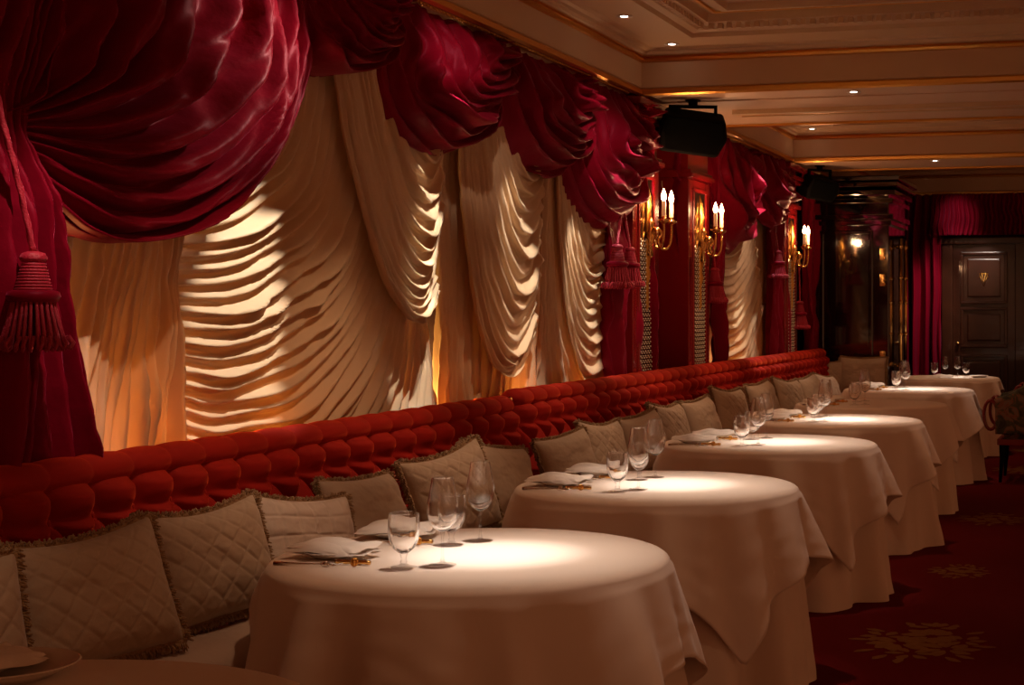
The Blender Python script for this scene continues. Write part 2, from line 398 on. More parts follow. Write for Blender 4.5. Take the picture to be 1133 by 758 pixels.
# ---- cream festoon curtain of the main window: five overlapping gathered panels
CRG = 'cream festoon panels across the big window'
o = drape('festoon_curtain', [[(35, 100), (50, 255), (50, 330), (40, 420), (20, 530)], [(120, 100), (115, 255), (100, 330), (82, 420), (60, 530)],
    [(165, 100), (150, 255), (135, 340), (118, 430), (100, 530)], [(190, 100), (178, 255), (170, 340), (162, 430), (152, 530)], [(206, 100), (193, 255), (191, 340), (191, 430), (190, 530)]],
    -3.085, M['cream'], 15, amp=.05, a_ends=(.5, 1.1), seed=3, skew=.2, sharp=1.6, vary=.5)
tag(o, 'amber cream curtain panel fanning down beside the left crimson tail, left of the seam', 'curtain', CRG)
o = drape('festoon_curtain', [
    [(188, 120), (215, 110), (245, 90), (275, 40), (290, -20)], [(188, 190), (225, 185), (265, 155), (305, 100), (325, -20)],
    [(188, 245), (235, 240), (280, 215), (325, 160), (352, -10)], [(188, 295), (240, 290), (298, 265), (350, 205), (380, 60)],
    [(188, 345), (245, 342), (305, 318), (360, 262), (398, 150)], [(188, 400), (250, 397), (315, 372), (372, 315), (410, 230)],
    [(188, 450), (250, 449), (322, 425), (384, 362), (420, 280)], [(188, 500), (250, 502), (330, 482), (398, 405), (432, 310)],
    [(188, 560), (262, 562), (348, 530), (415, 440), (445, 330)], [(230, 640), (330, 610), (400, 550), (445, 455), (458, 345)],
    [(420, 640), (432, 570), (447, 500), (460, 430), (464, 350)], [(480, 640), (479, 570), (477, 500), (474, 430), (470, 350)]],
    -3.13, M['cream'], 36, amp=.046, a_ends=lambda w: .30 + .95 * np.sin(PI * np.clip(w, 0, 1)) ** .7, seed=8, skew=.38, per=13, nv=100, sharp=2.0, wob=.35)
tag(o, 'cream curtain panel with deep sweeping horizontal folds, the widest of the window', 'curtain', CRG)
o = drape('festoon_curtain', [[(425, 20), (440, 90), (455, 130), (470, 150), (486, 120)], [(410, 20), (425, 120), (446, 185), (466, 212), (485, 180)],
    [(395, 20), (412, 145), (437, 232), (463, 262), (484, 228)], [(380, 20), (402, 165), (430, 268), (458, 300), (482, 262)],
    [(368, 25), (391, 180), (424, 298), (454, 335), (480, 298)], [(358, 30), (384, 185), (419, 313), (455, 358), (480, 322)]],
    -3.06, M['cream'], 13, amp=.045, a_ends=lambda w: .5 + .6 * w - .5 * np.clip((w - .8) / .2, 0, 1), seed=5, skew=.3, bulge=.03, sharp=1.6, wob=.2)
tag(o, 'long narrow cream swag hanging over the sweeping folds, below the hanging crimson swags', 'curtain', CRG)
o = drape('festoon_curtain', [[(468, 60), (476, 200), (478, 330), (474, 480)], [(500, 60), (503, 200), (505, 330), (502, 480)], [(545, 60), (548, 200), (552, 330), (548, 480)], [(606, 60), (602, 200), (600, 330), (602, 480)]],
    -3.15, M['cream'], 18, amp=.045, a_ends=(.6, 1), seed=6, skew=.15)
tag(o, 'straight hanging cream curtain panel behind the pointed narrow swags', 'curtain', CRG)
o = drape('festoon_curtain', [[(550, 70), (560, 125), (572, 160), (583, 178), (599, 160)], [(537, 70), (549, 155), (564, 212), (581, 232), (598, 203)],
    [(526, 70), (537, 185), (554, 268), (574, 295), (596, 258)], [(516, 70), (524, 208), (543, 314), (567, 350), (593, 308)],
    [(508, 70), (514, 230), (533, 355), (561, 395), (590, 350)], [(502, 70), (507, 240), (528, 375), (558, 417), (588, 375)]],
    -3.07, M['cream'], 14, amp=.045, a_ends=lambda w: .5 + .6 * w - .5 * np.clip((w - .8) / .2, 0, 1), seed=9, skew=.3, bulge=.03, sharp=1.6, wob=.2)
tag(o, 'narrow cream swag with nested curved folds beneath the fourth crimson swag', 'curtain', CRG)
o = drape('festoon_curtain', [[(600, 130), (595, 280), (592, 360), (590, 470)], [(606, 130), (603, 280), (605, 370), (610, 470)], [(616, 130), (614, 290), (624, 370), (655, 470)], [(630, 130), (640, 290), (655, 370), (668, 470)]],
    -3.12, M['cream'], 11, amp=.045, a_ends=(.5, 1), seed=12, skew=.2)
tag(o, 'cream curtain panel flaring to a bright foot near the right crimson tail', 'curtain', CRG)
o = drape('festoon_curtain', [[(640, 140), (648, 200), (656, 222), (668, 215)], [(629, 150), (640, 245), (652, 280), (668, 268)], [(621, 150), (632, 275), (648, 325), (668, 315)], [(616, 150), (626, 305), (645, 370), (667, 358)], [(612, 150), (621, 330), (643, 420), (667, 420)]],
    -3.08, M['cream'], 13, amp=.042, a_ends=lambda w: .4 + .5 * w, seed=14, skew=.3, sharp=1.4, wob=.2)
tag(o, 'scalloped cream swag running down against the right crimson tail', 'curtain', CRG)

# ---- crimson swags of the main window
RG = 'crimson silk swags hanging from the cornice'
sw = [[(-10, 128), (5, 110), (18, 80), (28, 30), (30, -40), (25, cornY(25))], [(0, 130), (45, 100), (82, 66), (108, 15), (125, -60), (128, cornY(128))],
      [(4, 138), (75, 132), (140, 98), (178, 40), (203, -35), (210, cornY(210))], [(5, 148), (95, 180), (180, 150), (232, 80), (255, 0), (262, cornY(262))],
      [(4, 162), (85, 228), (180, 210), (258, 130), (292, 30), (300, cornY(300))], [(0, 180), (68, 262), (155, 252), (252, 178), (306, 70), (322, cornY(322))],
      [(0, 190), (66, 255), (150, 244), (245, 172), (300, 66), (318, cornY(318))]]
o = drape('curtain_swag', sw, -3.02, M['silk'], 11, amp=.10, a_ends=lambda w: .22 + .95 * np.sin(PI * np.clip(w, 0, 1) ** .8) ** .8, seed=27, skew=.06, bulge=.12, nv=120, per=16, sharp=.9, wrinkle=.008, wob=.14, thick=.004, vary=.3, tuck=.10)
tag(o, 'huge crimson silk swag swept to the left and gathered at the cord', 'curtain', RG)
def swag_keys(outer, sx, gt):
    """folds fall from the cornice and curl round to the gathered seam at sx"""
    n = len(outer); inner = [(sx - 5 + 5 * k / (n - 1), cornY(sx - 4) + (gt - cornY(sx - 4)) * k / (n - 1)) for k in range(n)]
    ks = []
    for f in (1, .8, .6, .4, .2, 0):
        c = [(a[0] * (1 - f) + b[0] * f, a[1] * (1 - f) + b[1] * f) for a, b in zip(outer, inner)]
        c[0] = (c[0][0], cornY(c[0][0])); ks.append(c)
    return ks
swd = [
 ([(313, -57), (311, 25), (324, 68), (358, 85), (402, 74), (430, 40)], 432, 0, 'crimson silk swag between the huge left swag and the rounded one'),
 ([(419, -14), (411, 62), (424, 132), (470, 172), (524, 152), (550, 100)], 551, 50, 'rounded crimson silk swag hanging above the long narrow cream swag'),
 ([(543, 40), (541, 105), (555, 165), (594, 197), (626, 180), (635, 125)], 638, 90, 'crimson silk swag with bright pink gathers, second from the right tail'),
 ([(630, 78), (620, 165), (634, 228), (664, 254), (690, 240), (700, 190)], 706, 130, 'long crimson silk swag nearest the right tail and its tassels'),
]
for i, (k, sx, gt, lab) in enumerate(swd):
    o = drape('curtain_swag', swag_keys(k, sx, gt), -3.06 + .012 * (i % 2), M['silk'], 10, amp=.07, a_ends=lambda w: .45 + .75 * np.sin(PI * np.clip(w, 0, 1)) + .3 * w, seed=31 + i, skew=.14, bulge=.10, nv=100, per=16, sharp=1.2, wrinkle=.007, wob=.5, thick=.004, vary=.6, tuck=.08)
    tag(o, lab, 'curtain', RG)
# gathered tails
TG = 'crimson silk curtain tails'
o = drape('curtain_tail', [[(-150, -150), (-120, 60), (-100, 250), (-140, 620)], [(-60, -130), (-50, 80), (-40, 250), (-60, 620)], [(10, -100), (-2, 100), (2, 250), (10, 620)], [(50, -90), (14, 100), (26, 250), (52, 400), ][:3] + [(80, 620)], [(56, -90), (20, 120), (36, 270), (84, 620)]],
    -3.0, M['silk'], 9, amp=.09, a_ends=lambda w: 1.1 - .7 * np.exp(-((w - .4) / .16) ** 2), seed=41, skew=.2, nv=110, per=18, wrinkle=.012, sharp=1.3, thick=.004)
tag(o, 'crimson silk tail falling at the left edge behind the big tassel', 'curtain', TG)
o = drape('curtain_tail', [[(690, 104), (668, 230), (661, 300), (660, 440)], [(697, 106), (684, 230), (682, 300), (684, 440)], [(706, 110), (702, 230), (700, 300), (706, 440)], [(712, 112), (712, 230), (709, 300), (711, 440)]],
    -3.07, M['silk'], 6, amp=.08, a_ends=lambda w: 1 - .55 * np.exp(-((w - .4) / .15) ** 2), seed=43, skew=.15, nv=90, per=16, wrinkle=.010, sharp=1.2, thick=.004)
tag(o, 'crimson silk tail hanging behind the pair of tassels, left of the first pilaster', 'curtain', TG)
o = drape('curtain_tail', [[(742, 115), (741, 230), (743, 300), (745, 440)], [(750, 118), (751, 230), (752, 300), (754, 440)], [(762, 125), (763, 230), (763, 300), (762, 440)]],
    -3.12, M['silk'], 4, amp=.06, a_ends=(1, 1), seed=44, skew=.1, per=14, thick=.004)
tag(o, 'narrow dark crimson curtain between the first and second pilasters', 'curtain', TG)
o = drape('curtain_strip', [[(730, 200), (732, 300), (736, 440)], [(738, 200), (741, 300), (742, 440)], [(746, 200), (747, 300), (748, 440)]], -3.2, M['cream'], 3, amp=.03, a_ends=(1, 1), seed=45)
tag(o, 'thin strip of cream curtain showing between the two pilasters', 'curtain')
# ---- second window
o = drape('festoon_curtain', [[(786, 235), (800, 240), (814, 228), (826, 200)], [(786, 275), (801, 280), (816, 266), (830, 235)], [(787, 310), (802, 316), (818, 303), (833, 262)], [(788, 345), (803, 352), (820, 336), (836, 290)], [(790, 385), (806, 385), (823, 368), (839, 315)], [(795, 430), (812, 420), (828, 400), (842, 340)]],
    -3.09, M['cream'], 18, amp=.05, a_ends=lambda w: 1.1 - .5 * w, seed=51, skew=.3, sharp=1.5, wob=.2)
tag(o, 'scalloped cream curtain in the farther window', 'curtain', 'cream curtains of the farther window')
o = drape('festoon_curtain', [[(818, 160), (820, 280), (815, 420)], [(832, 160), (835, 280), (832, 420)], [(852, 160), (852, 280), (855, 420)]], -3.15, M['cream'], 7, amp=.05, a_ends=(.6, 1), seed=52)
tag(o, 'straight cream curtain beside the scalloped one in the farther window', 'curtain', 'cream curtains of the farther window')
for i, (k, sx, gt, lab) in enumerate((
  ([(787, 147), (785, 205), (793, 258), (806, 281), (822, 255), (831, 215)], 834, 175, 'crimson swag over the farther window, the left one beside the second sconce'),
  ([(829, 164), (827, 200), (834, 240), (848, 257), (860, 245), (866, 218)], 868, 190, 'crimson swag over the farther window, the right one beside the third pilaster'))):
    o = drape('curtain_swag', swag_keys(k, sx, gt), -3.05, M['silk'], 8, amp=.07, a_ends=lambda w: .45 + .8 * np.sin(PI * w), seed=61 + i, skew=.14, bulge=.10, per=14, wrinkle=.007, wob=.5, thick=.004, vary=.6, tuck=.08)
    tag(o, lab, 'curtain', RG)
for i, (x0, x1, lab) in enumerate(((784, 793, 'crimson curtain tail right of the second pilaster'), (846, 871, 'crimson curtain tail left of the third pilaster'), (886, 905, 'dim crimson curtain tail right of the third pilaster'))):
    o = drape('curtain_tail', [[(x0, 150 + i * 15), (x0, 300), (x0 - 1, 420)], [((x0 + x1) / 2, 150 + i * 15), ((x0 + x1) / 2, 300), ((x0 + x1) / 2, 420)], [(x1, 150 + i * 15), (x1 - 1, 300), (x1 + 1, 420)]],
        -3.07, M['silk'], 3 + 3 * (i > 0), amp=.08, a_ends=(1, 1), seed=71 + i, skew=.15, per=14, thick=.004)
    tag(o, lab, 'curtain', TG)

# ---- end-wall curtains (plane Y = const)
def flat_curtain(name, x0, x1, z0, z1, Y, folds, amp, seed, m, flare=0):
    rs = np.random.RandomState(seed); nu = int(folds * 14); nv = 30
    u = np.linspace(0, 1, nu); v = np.linspace(0, 1, nv); U, W = np.meshgrid(u, v, indexing='ij')
    wu = cr(np.stack([smooth_rand(4, v, rs) for _ in range(7)]), u)
    ph = U * folds + .35 * wu
    af = 1 + .6 * smooth_rand(int(folds) + 2, u, rs)[:, None]
    s = (.5 + .5 * np.cos(2 * PI * ph)) * af
    return grid_mesh(name, np.dstack([x0 + (x1 - x0) * U + flare * W * (U - .5), Y - amp * s * (.7 + .3 * W), z1 + (z0 - z1) * W + 0 * U]), m, thick=.004)
o = flat_curtain('end_curtain', -2.95, -2.10, .02, 2.79, 18.36, 9, .12, 81, M['silk']); tag(o, 'tall crimson curtain on the end wall, left of the mahogany door', 'curtain', 'crimson curtains round the mahogany door')
o = flat_curtain('end_curtain', -1.10, .2, .02, 2.79, 18.36, 9, .12, 82, M['silk']); tag(o, 'tall crimson curtain on the end wall, right of the mahogany door', 'curtain', 'crimson curtains round the mahogany door')
o = flat_curtain('curtain_pelmet', -2.18, -1.05, 2.30, 2.79, 18.28, 22, .05, 83, M['silk'], flare=.1); tag(o, 'gathered crimson pelmet above the mahogany door', 'curtain')

# ---------------------------------------------------------------- tassels
def tassel(s, rope_pts, lab, base):
    """tassel hanging with its cord; base = top of the head; s = height of head + skirt"""
    t = empty('curtain_tassel', base, lab, 'tassel', 'crimson tassels of the curtain tails')
    bx, by, bz = base
    rp = MB(); pts = []
    ctrl = np.array([[a - bx, b_ - by, c - bz] for a, b_, c in rope_pts] + [[0, 0, 0]])
    n = max(12, int(70 * s / .35)); pp = cr(ctrl, np.linspace(0, 1, n))
    rp.tube(pp.tolist(), .030 * s, 10, twist=.8, lobes=3); rp.build('cord', M['rope'], t)
    h = MB(); h.lathe([(.05 * s, .0), (.11 * s, -.02 * s), (.14 * s, -.07 * s), (.12 * s, -.11 * s)], 20)
    for k in range(9):
        z = -.12 * s - k * .032 * s; r = (.125 + .008 * k) * s; h.lathe([(r * .9, z), (r, z - .012 * s), (r * .9, z - .03 * s)], 20)
    th_ = h.build('tassel_head', M['rope'], t)
    rf = MB(); rf.lathe([(.18 * s, -.40 * s), (.25 * s, -.42 * s), (.265 * s, -.47 * s), (.24 * s, -.52 * s), (.17 * s, -.54 * s)], 28, mod=lambda a, i: 1 + .03 * math.sin(14 * a)); rf.build('ruff', M['silk'], th_)
    sk = MB(); rr = random.Random(5)
    for ring, (n, r0, r1, zb) in enumerate(((26, .20, .31, -.98), (22, .17, .24, -1.0))):
        for k in range(n):
            a = 2 * PI * (k + .5 * ring) / n + rr.uniform(-.05, .05); q = rr.uniform(.92, 1.1)
            pts = []
            for j in range(9):
                f = j / 8; r = (r0 + (r1 - r0) * f ** 1.1 * q) * s; z = (-.52 + (zb + .52) * f) * s; pts.append((r * math.cos(a), r * math.sin(a), z))
            # looped end
            pts += [((r1 * q + .03) * s * math.cos(a + .03), (r1 * q + .03) * s * math.sin(a + .03), (zb - .03) * s), ((r1 * q + .05) * s * math.cos(a + .08), (r1 * q + .05) * s * math.sin(a + .08), (zb + .03) * s), ((r1 * q) * s * math.cos(a + .12), (r1 * q) * s * math.sin(a + .12), (zb + .10) * s)]
            sk.tube(pts, .018 * s, 5)
    sk.build('skirt', M['rope'], t)
    return t
B = P(37, 278, -2.84)
tassel(.26, [P(-12, 60, -2.90), P(2, 130, -2.88), P(20, 200, -2.86)], 'large crimson tassel on a twisted cord at the left edge', B)
B = P(683, 270, -2.93); tassel(.26, [P(687, 236, -2.95)], 'left tassel of the pair hanging before the tail by the first pilaster', B)
B = P(697, 273, -2.92); tassel(.24, [P(691, 236, -2.95)], 'right tassel of the pair hanging before the tail by the first pilaster', B)
B = P(791, 296, -2.97); tassel(.26, [P(789, 270, -2.97)], 'crimson tassel just right of the second pilaster', B)
B = P(861, 277, -2.95); tassel(.24, [P(858, 258, -2.97)], 'crimson tassel before the tail left of the third pilaster', B)
B = P(885, 333, -2.95); tassel(.26, [P(884, 280, -2.95)], 'crimson tassel low on the wall right of the third pilaster', B)

# ================================================================ PILASTERS AND SCONCES
def pilaster(yc, lab, x=-2.99):
    t = empty('wall_pilaster', (x, yc, 0), lab, 'pilaster', 'oxblood pilasters with beaded mirror panels')
    hw = .28
    b = MB(); D = WX - x
    b.box(D, 0, -hw, -.16, .0, 2.36, 0, .004); b.box(D, 0, .16, hw, .0, 2.36, 0, .004); b.box(D, 0, -.17, .17, 2.30, 2.36); b.box(D, 0, -.17, .17, 0, .95); b.box(D, -.03, -.17, .17, .9, 2.32)
    b.box(D, -.01, -hw + .01, hw - .01, 2.36, 2.76, 0, .004)
    b.build('shaft', M['lacquer'], t, smooth=False)
    c = MB()
    for z, o, h in ((2.37, .035, .035), (2.40, .02, .03), (2.60, .035, .03), (2.64, .055, .03), (2.72, .07, .05)): c.box(D, o, -hw - o * .8, hw + o * .8, z, z + h, 0, .008)
    c.build('capital', M['lacquer'], t, smooth=False)
    f = MB()
    for a in (-.165, .165): f.box(-.01, .010, a - .014, a + .014, .95, 2.30, 0, .005)
    for z in (.95, 2.29): f.box(-.01, .014, -.18, .18, z - .014, z + .014, 0, .005)
    f.build('panel_frame', M['lacquer'], t, smooth=False)
    p = MB(); p.box(-.03, .002, -.15, .15, .96, 2.28); p.build('mirror_panel', M['mirror'], t, smooth=False)
    bd = MB()
    for i in range(11):
        for j in range(30):
            z = 1.0 + j * .030 + (.0 if i % 2 else .012)
            bd.lathe([(.001, -.006), (.0065, 0), (.001, .006)], 5, (.005, -.13 + i * .026, z))
    o = bd.build('bead_lattice', M['bead'], t, smooth=False); tag(o, kind='stuff')
    g = MB()
    g.lathe([(.001, 1.42), (.012, 1.45), (.010, 1.6), (.022, 1.66), (.014, 1.7), (.02, 1.76), (.012, 1.80), (.026, 1.86), (.018, 1.92), (.036, 1.98), (.018, 2.04), (.028, 2.10), (.012, 2.16), (.018, 2.2), (.001, 2.26)], 12, (.004, 0, 0), mod=lambda a, i: 1 + .25 * math.cos(5 * a))
    for sgn in (-1, 1):
        for k in range(4):
            z = 1.88 + k * .09; pts = [(-.005 + .01 * math.sin(q * .9), sgn * (.03 + .06 * math.sin(q * .55)), z + .06 * math.cos(q * .8)) for q in range(7)]
            g.tube(pts, .005, 6)
    g.build('gilt_ornament', M['gold'], t)
    return t
def sconce(yc, lab, x=-2.975):
    zc = 1.90
    t = empty('wall_sconce', (x, yc, zc), lab, 'wall lamp', 'twin candle sconces on the pilasters')
    k = MB(); k.lathe([(.002, -.14), (.02, -.12), (.012, -.05), (.035, 0), (.02, .05), (.03, .09), (.004, .14)], 14, (.012, 0, 0), mod=lambda a, i: 1 + .15 * math.cos(6 * a)); k.build('backplate', M['brass'], t)
    for s in (-1, 1):
        y1 = .085 * s
        a = MB(); a.tube(cr(np.array([(.02, 0, .0), (.05, .03 * s, .055), (.075, .05 * s, .02), (.055, .035 * s, -.02), (.075, .06 * s, -.075), (.115, .078 * s, -.06), (.13, y1, .02), (.13, y1, .10)]), np.linspace(0, 1, 28)).tolist(), [.012 - .004 * i / 27 for i in range(28)], 8)
        a.lathe([(.010, .08), (.036, .10), (.038, .106), (.015, .112), (.016, .13)], 16, (.13, y1, 0)); arm = a.build('arm', M['brass'], t)
        c = MB(); c.lathe([(.0135, .115), (.0145, .125), (.0135, .225), (.006, .228)], 12, (.13, y1, 0)); c.build('candle_sleeve', M['candle'], arm)
        bu = MB(); bu.lathe([(.006, .226), (.014, .235), (.018, .252), (.013, .275), (.005, .297), (.001, .306)], 12, (.13, y1, 0)); bu.build('bulb', M['bulb'], arm)
    return t
for yc, w in ((9.5, 'nearest oxblood pilaster, right of the paired tassels'), (10.79, 'second oxblood pilaster, below the hanging speaker'), (13.98, 'farthest oxblood pilaster, by the black partition')): pilaster(yc, w)
for yc, w in ((9.5, 'brass twin-candle sconce on the nearest pilaster'), (10.79, 'brass twin-candle sconce on the second pilaster'), (13.98, 'brass twin-candle sconce on the farthest pilaster')):
    sconce(yc, w)

# ================================================================ BANQUETTE
def banquette(y0, y1, lift, lab, seed):
    t = empty('banquette', (-2.6, (y0 + y1) / 2, 0), lab, 'banquette', 'velvet wall banquettes'); ox, oy = -2.6, (y0 + y1) / 2
    w = .0925; L_ = y1 - y0; ny = int(L_ / w * 12); ya = np.linspace(y0, y1, ny)
    # tufted back: sections from groove (z .955) to seat (z .46)
    zt = .955 + lift; zb = .52; nz = 70; z = np.linspace(zt, zb, nz)
    Yg, Zg = np.meshgrid(ya, z, indexing='ij')
    hz = .22; zr = zt - .105                       # first row of buttons
    a = (Yg - y0) / w
    q = (zr - Zg) / (hz / 2)                       # rows below
    uu = (a + q) / 2; vv = (a - q) / 2             # diamond lattice
    dia = (np.abs(np.sin(PI * uu)) * np.abs(np.sin(PI * vv))) ** .42 if False else np.minimum(np.abs(np.sin(PI * uu)), np.abs(np.sin(PI * vv))) ** .5
    flu = np.abs(np.sin(PI * (a) / 1.0 + 0)) ** .55
    # buttons of the first row sit where both lines cross: a + q even -> a even or odd; use w as half pitch
    flu = np.abs(np.sin(PI * a / 2)) ** .6
    k = np.clip((zr - Zg) / .02, 0, 1)
    neck = 1 - .35 * np.exp(-((Zg - zr) / .03) ** 2)
    h = (1 - k) * flu * neck + k * dia
    top = np.clip((zt - Zg) / .035, 0, 1) ** .5; bot = np.clip((Zg - zb) / .05, 0, 1) ** .5
    h = h * top * bot
    slope = -2.86 + (zt - Zg) * .14
    end = np.clip(np.minimum(Yg - y0, y1 - Yg) / .03, 0, 1) ** .5
    X = slope + .085 * h * end - .02
    V = np.dstack([X - ox, Yg - oy, Zg]); grid_mesh('tufted_back', V, M['velvet'], t)
    # buttons
    bt = MB(); n = 0
    rowz = [(zr - r * hz / 2, r % 2) for r in range(0, 3)]
    for zz, odd in rowz:
        i = 0
        while y0 + (2 * i + odd) * w < y1 - .02:
            yy = y0 + (2 * i + odd) * w
            if yy > y0 + .05: bt.lathe([(.012, -.004), (.011, .004), (.004, .008)], 8, (-2.86 + (zt - zz) * .14 - .008 - ox, yy - oy, zz), axis='x')
            i += 1
    o = bt.build('button', M['velvet'], t); tag(o, kind='stuff')
    # rolled top with gathers
    nr = 22; ang = np.linspace(-PI * .62, PI * 1.02, nr)
    Yr, Ar = np.meshgrid(ya, ang, indexing='ij')
    g = np.abs(np.sin(PI * (Yr - y0) / (2 * w))) ** .35; endr = np.clip(np.minimum(Yr - y0, y1 - Yr) / .04, 0, 1) ** .5
    jit = np.interp(ya, np.linspace(y0, y1, 9), np.random.RandomState(seed).uniform(-.003, .003, 9))[:, None]
    R = (.038 + .012 * g) * (.35 + .65 * endr) + jit
    Xr = -2.895 + R * 1.35 * np.cos(Ar); Zr = .972 + lift + R * np.sin(Ar) * 1.0
    grid_mesh('rolled_top', np.dstack([Xr - ox, Yr - oy, Zr]), M['velvet'], t)
    # back shell and seat base
    b = MB(); b.box(-2.98 - ox, -2.87 - ox, y0 - oy, y1 - oy, .02, .93 + lift, 0, .01); b.build('back_shell', M['velvet'], t, smooth=False)
    b = MB(); b.box(-2.87 - ox, -2.285 - ox, y0 + .01 - oy, y1 - .01 - oy, .02, .385, 0, .01); b.build('seat_base', M['velvet'], t, smooth=False)
    # seat cushions
    n = max(1, round(L_ / 1.9)); 
    for i in range(n):
        a0 = y0 + L_ * i / n + .006; a1 = y0 + L_ * (i + 1) / n - .006
        nx, nyy = 26, 60
        gx = np.linspace(-1, 1, nx); gy = np.linspace(-1, 1, nyy); GX, GY = np.meshgrid(gx, gy, indexing='ij')
        ex = (1 - np.abs(GX) ** 6) ; ey = (1 - np.abs(GY) ** 14); hh = np.clip(ex * ey, 0, 1) ** .4
        zz = .385 + .155 * hh + .004 * np.sin(GY * 9 + i) + .003 * np.sin(GX * 5 + GY * 13)
        vx = -2.575 + .29 * GX + 0 * GY; vy = (a0 + a1) / 2 + (a1 - a0) / 2 * GY
        grid_mesh('seat_cushion', np.dstack([vx - ox, vy - oy, zz]), M['seat'], t)
    return t
banquette(1.2, 6.92, 0.0, 'near red velvet banquette with button-tufted back, up to the seam', 1)
banquette(6.98, 14.95, .024, 'farther red velvet banquette with tufted back running to the black partition', 2)
# return bench at the far end
t = empty('return_bench', (-2.6, 15.0, 0), 'beige upholstered end bench facing the camera, before the black partition', 'bench')
b = MB(); b.box(-.35, .33, -.02, .22, .02, .80, 0, .03); b.build('backrest', M['seat'], t, smooth=False)

# ---------------------------------------------------------------- cushions
def pillow_mesh(w, h, t, quilt, seed, n=90):
    rs = random.Random(seed); V = []; nn = n
    verts = []; faces = []
    sides = []
    for side in (1, -1):
        A = np.zeros((nn, nn, 3))
        for i in range(nn):
            for j in range(nn):
                u = -1 + 2 * i / (nn - 1); v = -1 + 2 * j / (nn - 1)
                pin = 1 - .045 * (1 - abs(v) ** 2) * 1.0; pin2 = 1 - .06 * (1 - abs(u) ** 2)
                x = u * w / 2 * (pin if abs(u) > 0 else 1); z = v * h / 2 * pin2
                # sagging top edge
                z -= .018 * max(0, v) * math.cos(u * 1.4) * (1 + .5 * math.sin(seed))
                d = max(0, (1 - u ** 4) * (1 - v ** 4)) ** .55
                y = t / 2 * d
                if quilt and side > 0:
                    if quilt == 1: a, b_ = (u * w + v * h) / .17, (u * w - v * h) / .17
                    else: a, b_ = u * w / .15, v * h / .15
                    q = min(abs(math.sin(PI * a / 1)), abs(math.sin(PI * b_ / 1)))
                    y += -.0045 * math.exp(-(q / .22) ** 2) * d
                y += .007 * noise.fractal(Vector((u * 2.2 + seed * 7, v * 2.2, side)), 1, 2, 3) * d
                A[i, j] = (x, -side * y, z)
        sides.append(A)
    V = []; Fa = []
    for s_, A in enumerate(sides):
        base = len(V); V += A.reshape(-1, 3).tolist()
        for i in range(nn - 1):
            for j in range(nn - 1):
                f = (base + i * nn + j, base + (i + 1) * nn + j, base + (i + 1) * nn + j + 1, base + i * nn + j + 1)
                Fa.append(f if s_ == 0 else f[::-1])
    mb = MB(); mb.add(V, Fa); body = mb
    # fringe along the seam
    A = sides[0]; loop = [A[i, 0] for i in range(nn)] + [A[nn - 1, j] for j in range(1, nn)] + [A[i, nn - 1] for i in range(nn - 2, -1, -1)] + [A[0, j] for j in range(nn - 2, 0, -1)]
    fr = MB(); m = len(loop)
    fr.tube([(p[0] , p[1], p[2]) for p in loop], [.009 * (1 + .35 * rs.uniform(-1, 1)) for _ in loop], 7, closed=True)
    for k in range(m * 2):
        i = k // 2; p = Vector(loop[i]).lerp(Vector(loop[(i + 1) % m]), (k % 2) / 2); c = Vector((p.x, 0, p.z)); outd = c.normalized() if c.length else Vector((0, 0, 1))
        # outward from the nearest edge
        ax = abs(p.x) / (w / 2); az = abs(p.z) / (h / 2)
        outd = Vector((math.copysign(1, p.x), 0, 0)) if ax > az else Vector((0, 0, math.copysign(1, p.z)))
        for q in range(2):
            dv = (outd + Vector((rs.uniform(-.5, .5), rs.uniform(-1.2, .9), rs.uniform(-.5, .4)))).normalized(); L_ = rs.uniform(.014, .027)
            pts = [p, p + dv * L_ * .6, p + dv * L_ + Vector((0, 0, -.004))]
            fr.tube(pts, [.0035, .0035, .0015], 4)
    return body, fr
prot = {}
def pillow(key, loc, rz, lean, roll, scale, lab, mats=None):
    if key not in prot:
        w, h, t, qu, sd, m = {'a': (.48, .35, .15, 1, 1, 'pillow'), 'b': (.465, .35, .14, 1, 2, 'pillow'), 'c': (.46, .32, .14, 2, 3, 'pillow2'), 'd': (.46, .33, .15, 0, 4, 'pillow')}[key]
        body, fr = pillow_mesh(w, h, t, qu, sd)
        o = empty('cushion', (0, 0, 0), 'x', 'cushion', 'cushions along the banquette')
        body.build('cushion_cover', M[m], o); f = fr.build('fringe', M['fringe'], o); prot[key] = o; r = o
    else: r = copy_tree(prot[key])
    r['label'] = lab; r.location = loc
    # the cushion mesh faces -Y with width along X; turn it to face +X
    R = Matrix.Rotation(rz, 4, 'Z') @ Matrix.Rotation(-lean, 4, 'X') @ Matrix.Rotation(roll, 4, 'Y')
    r.rotation_euler = R.to_euler(); r.scale = (scale,) * 3
    return r
def face(a): return PI / 2 - math.radians(a)     # a = degrees turned from the aisle toward the camera
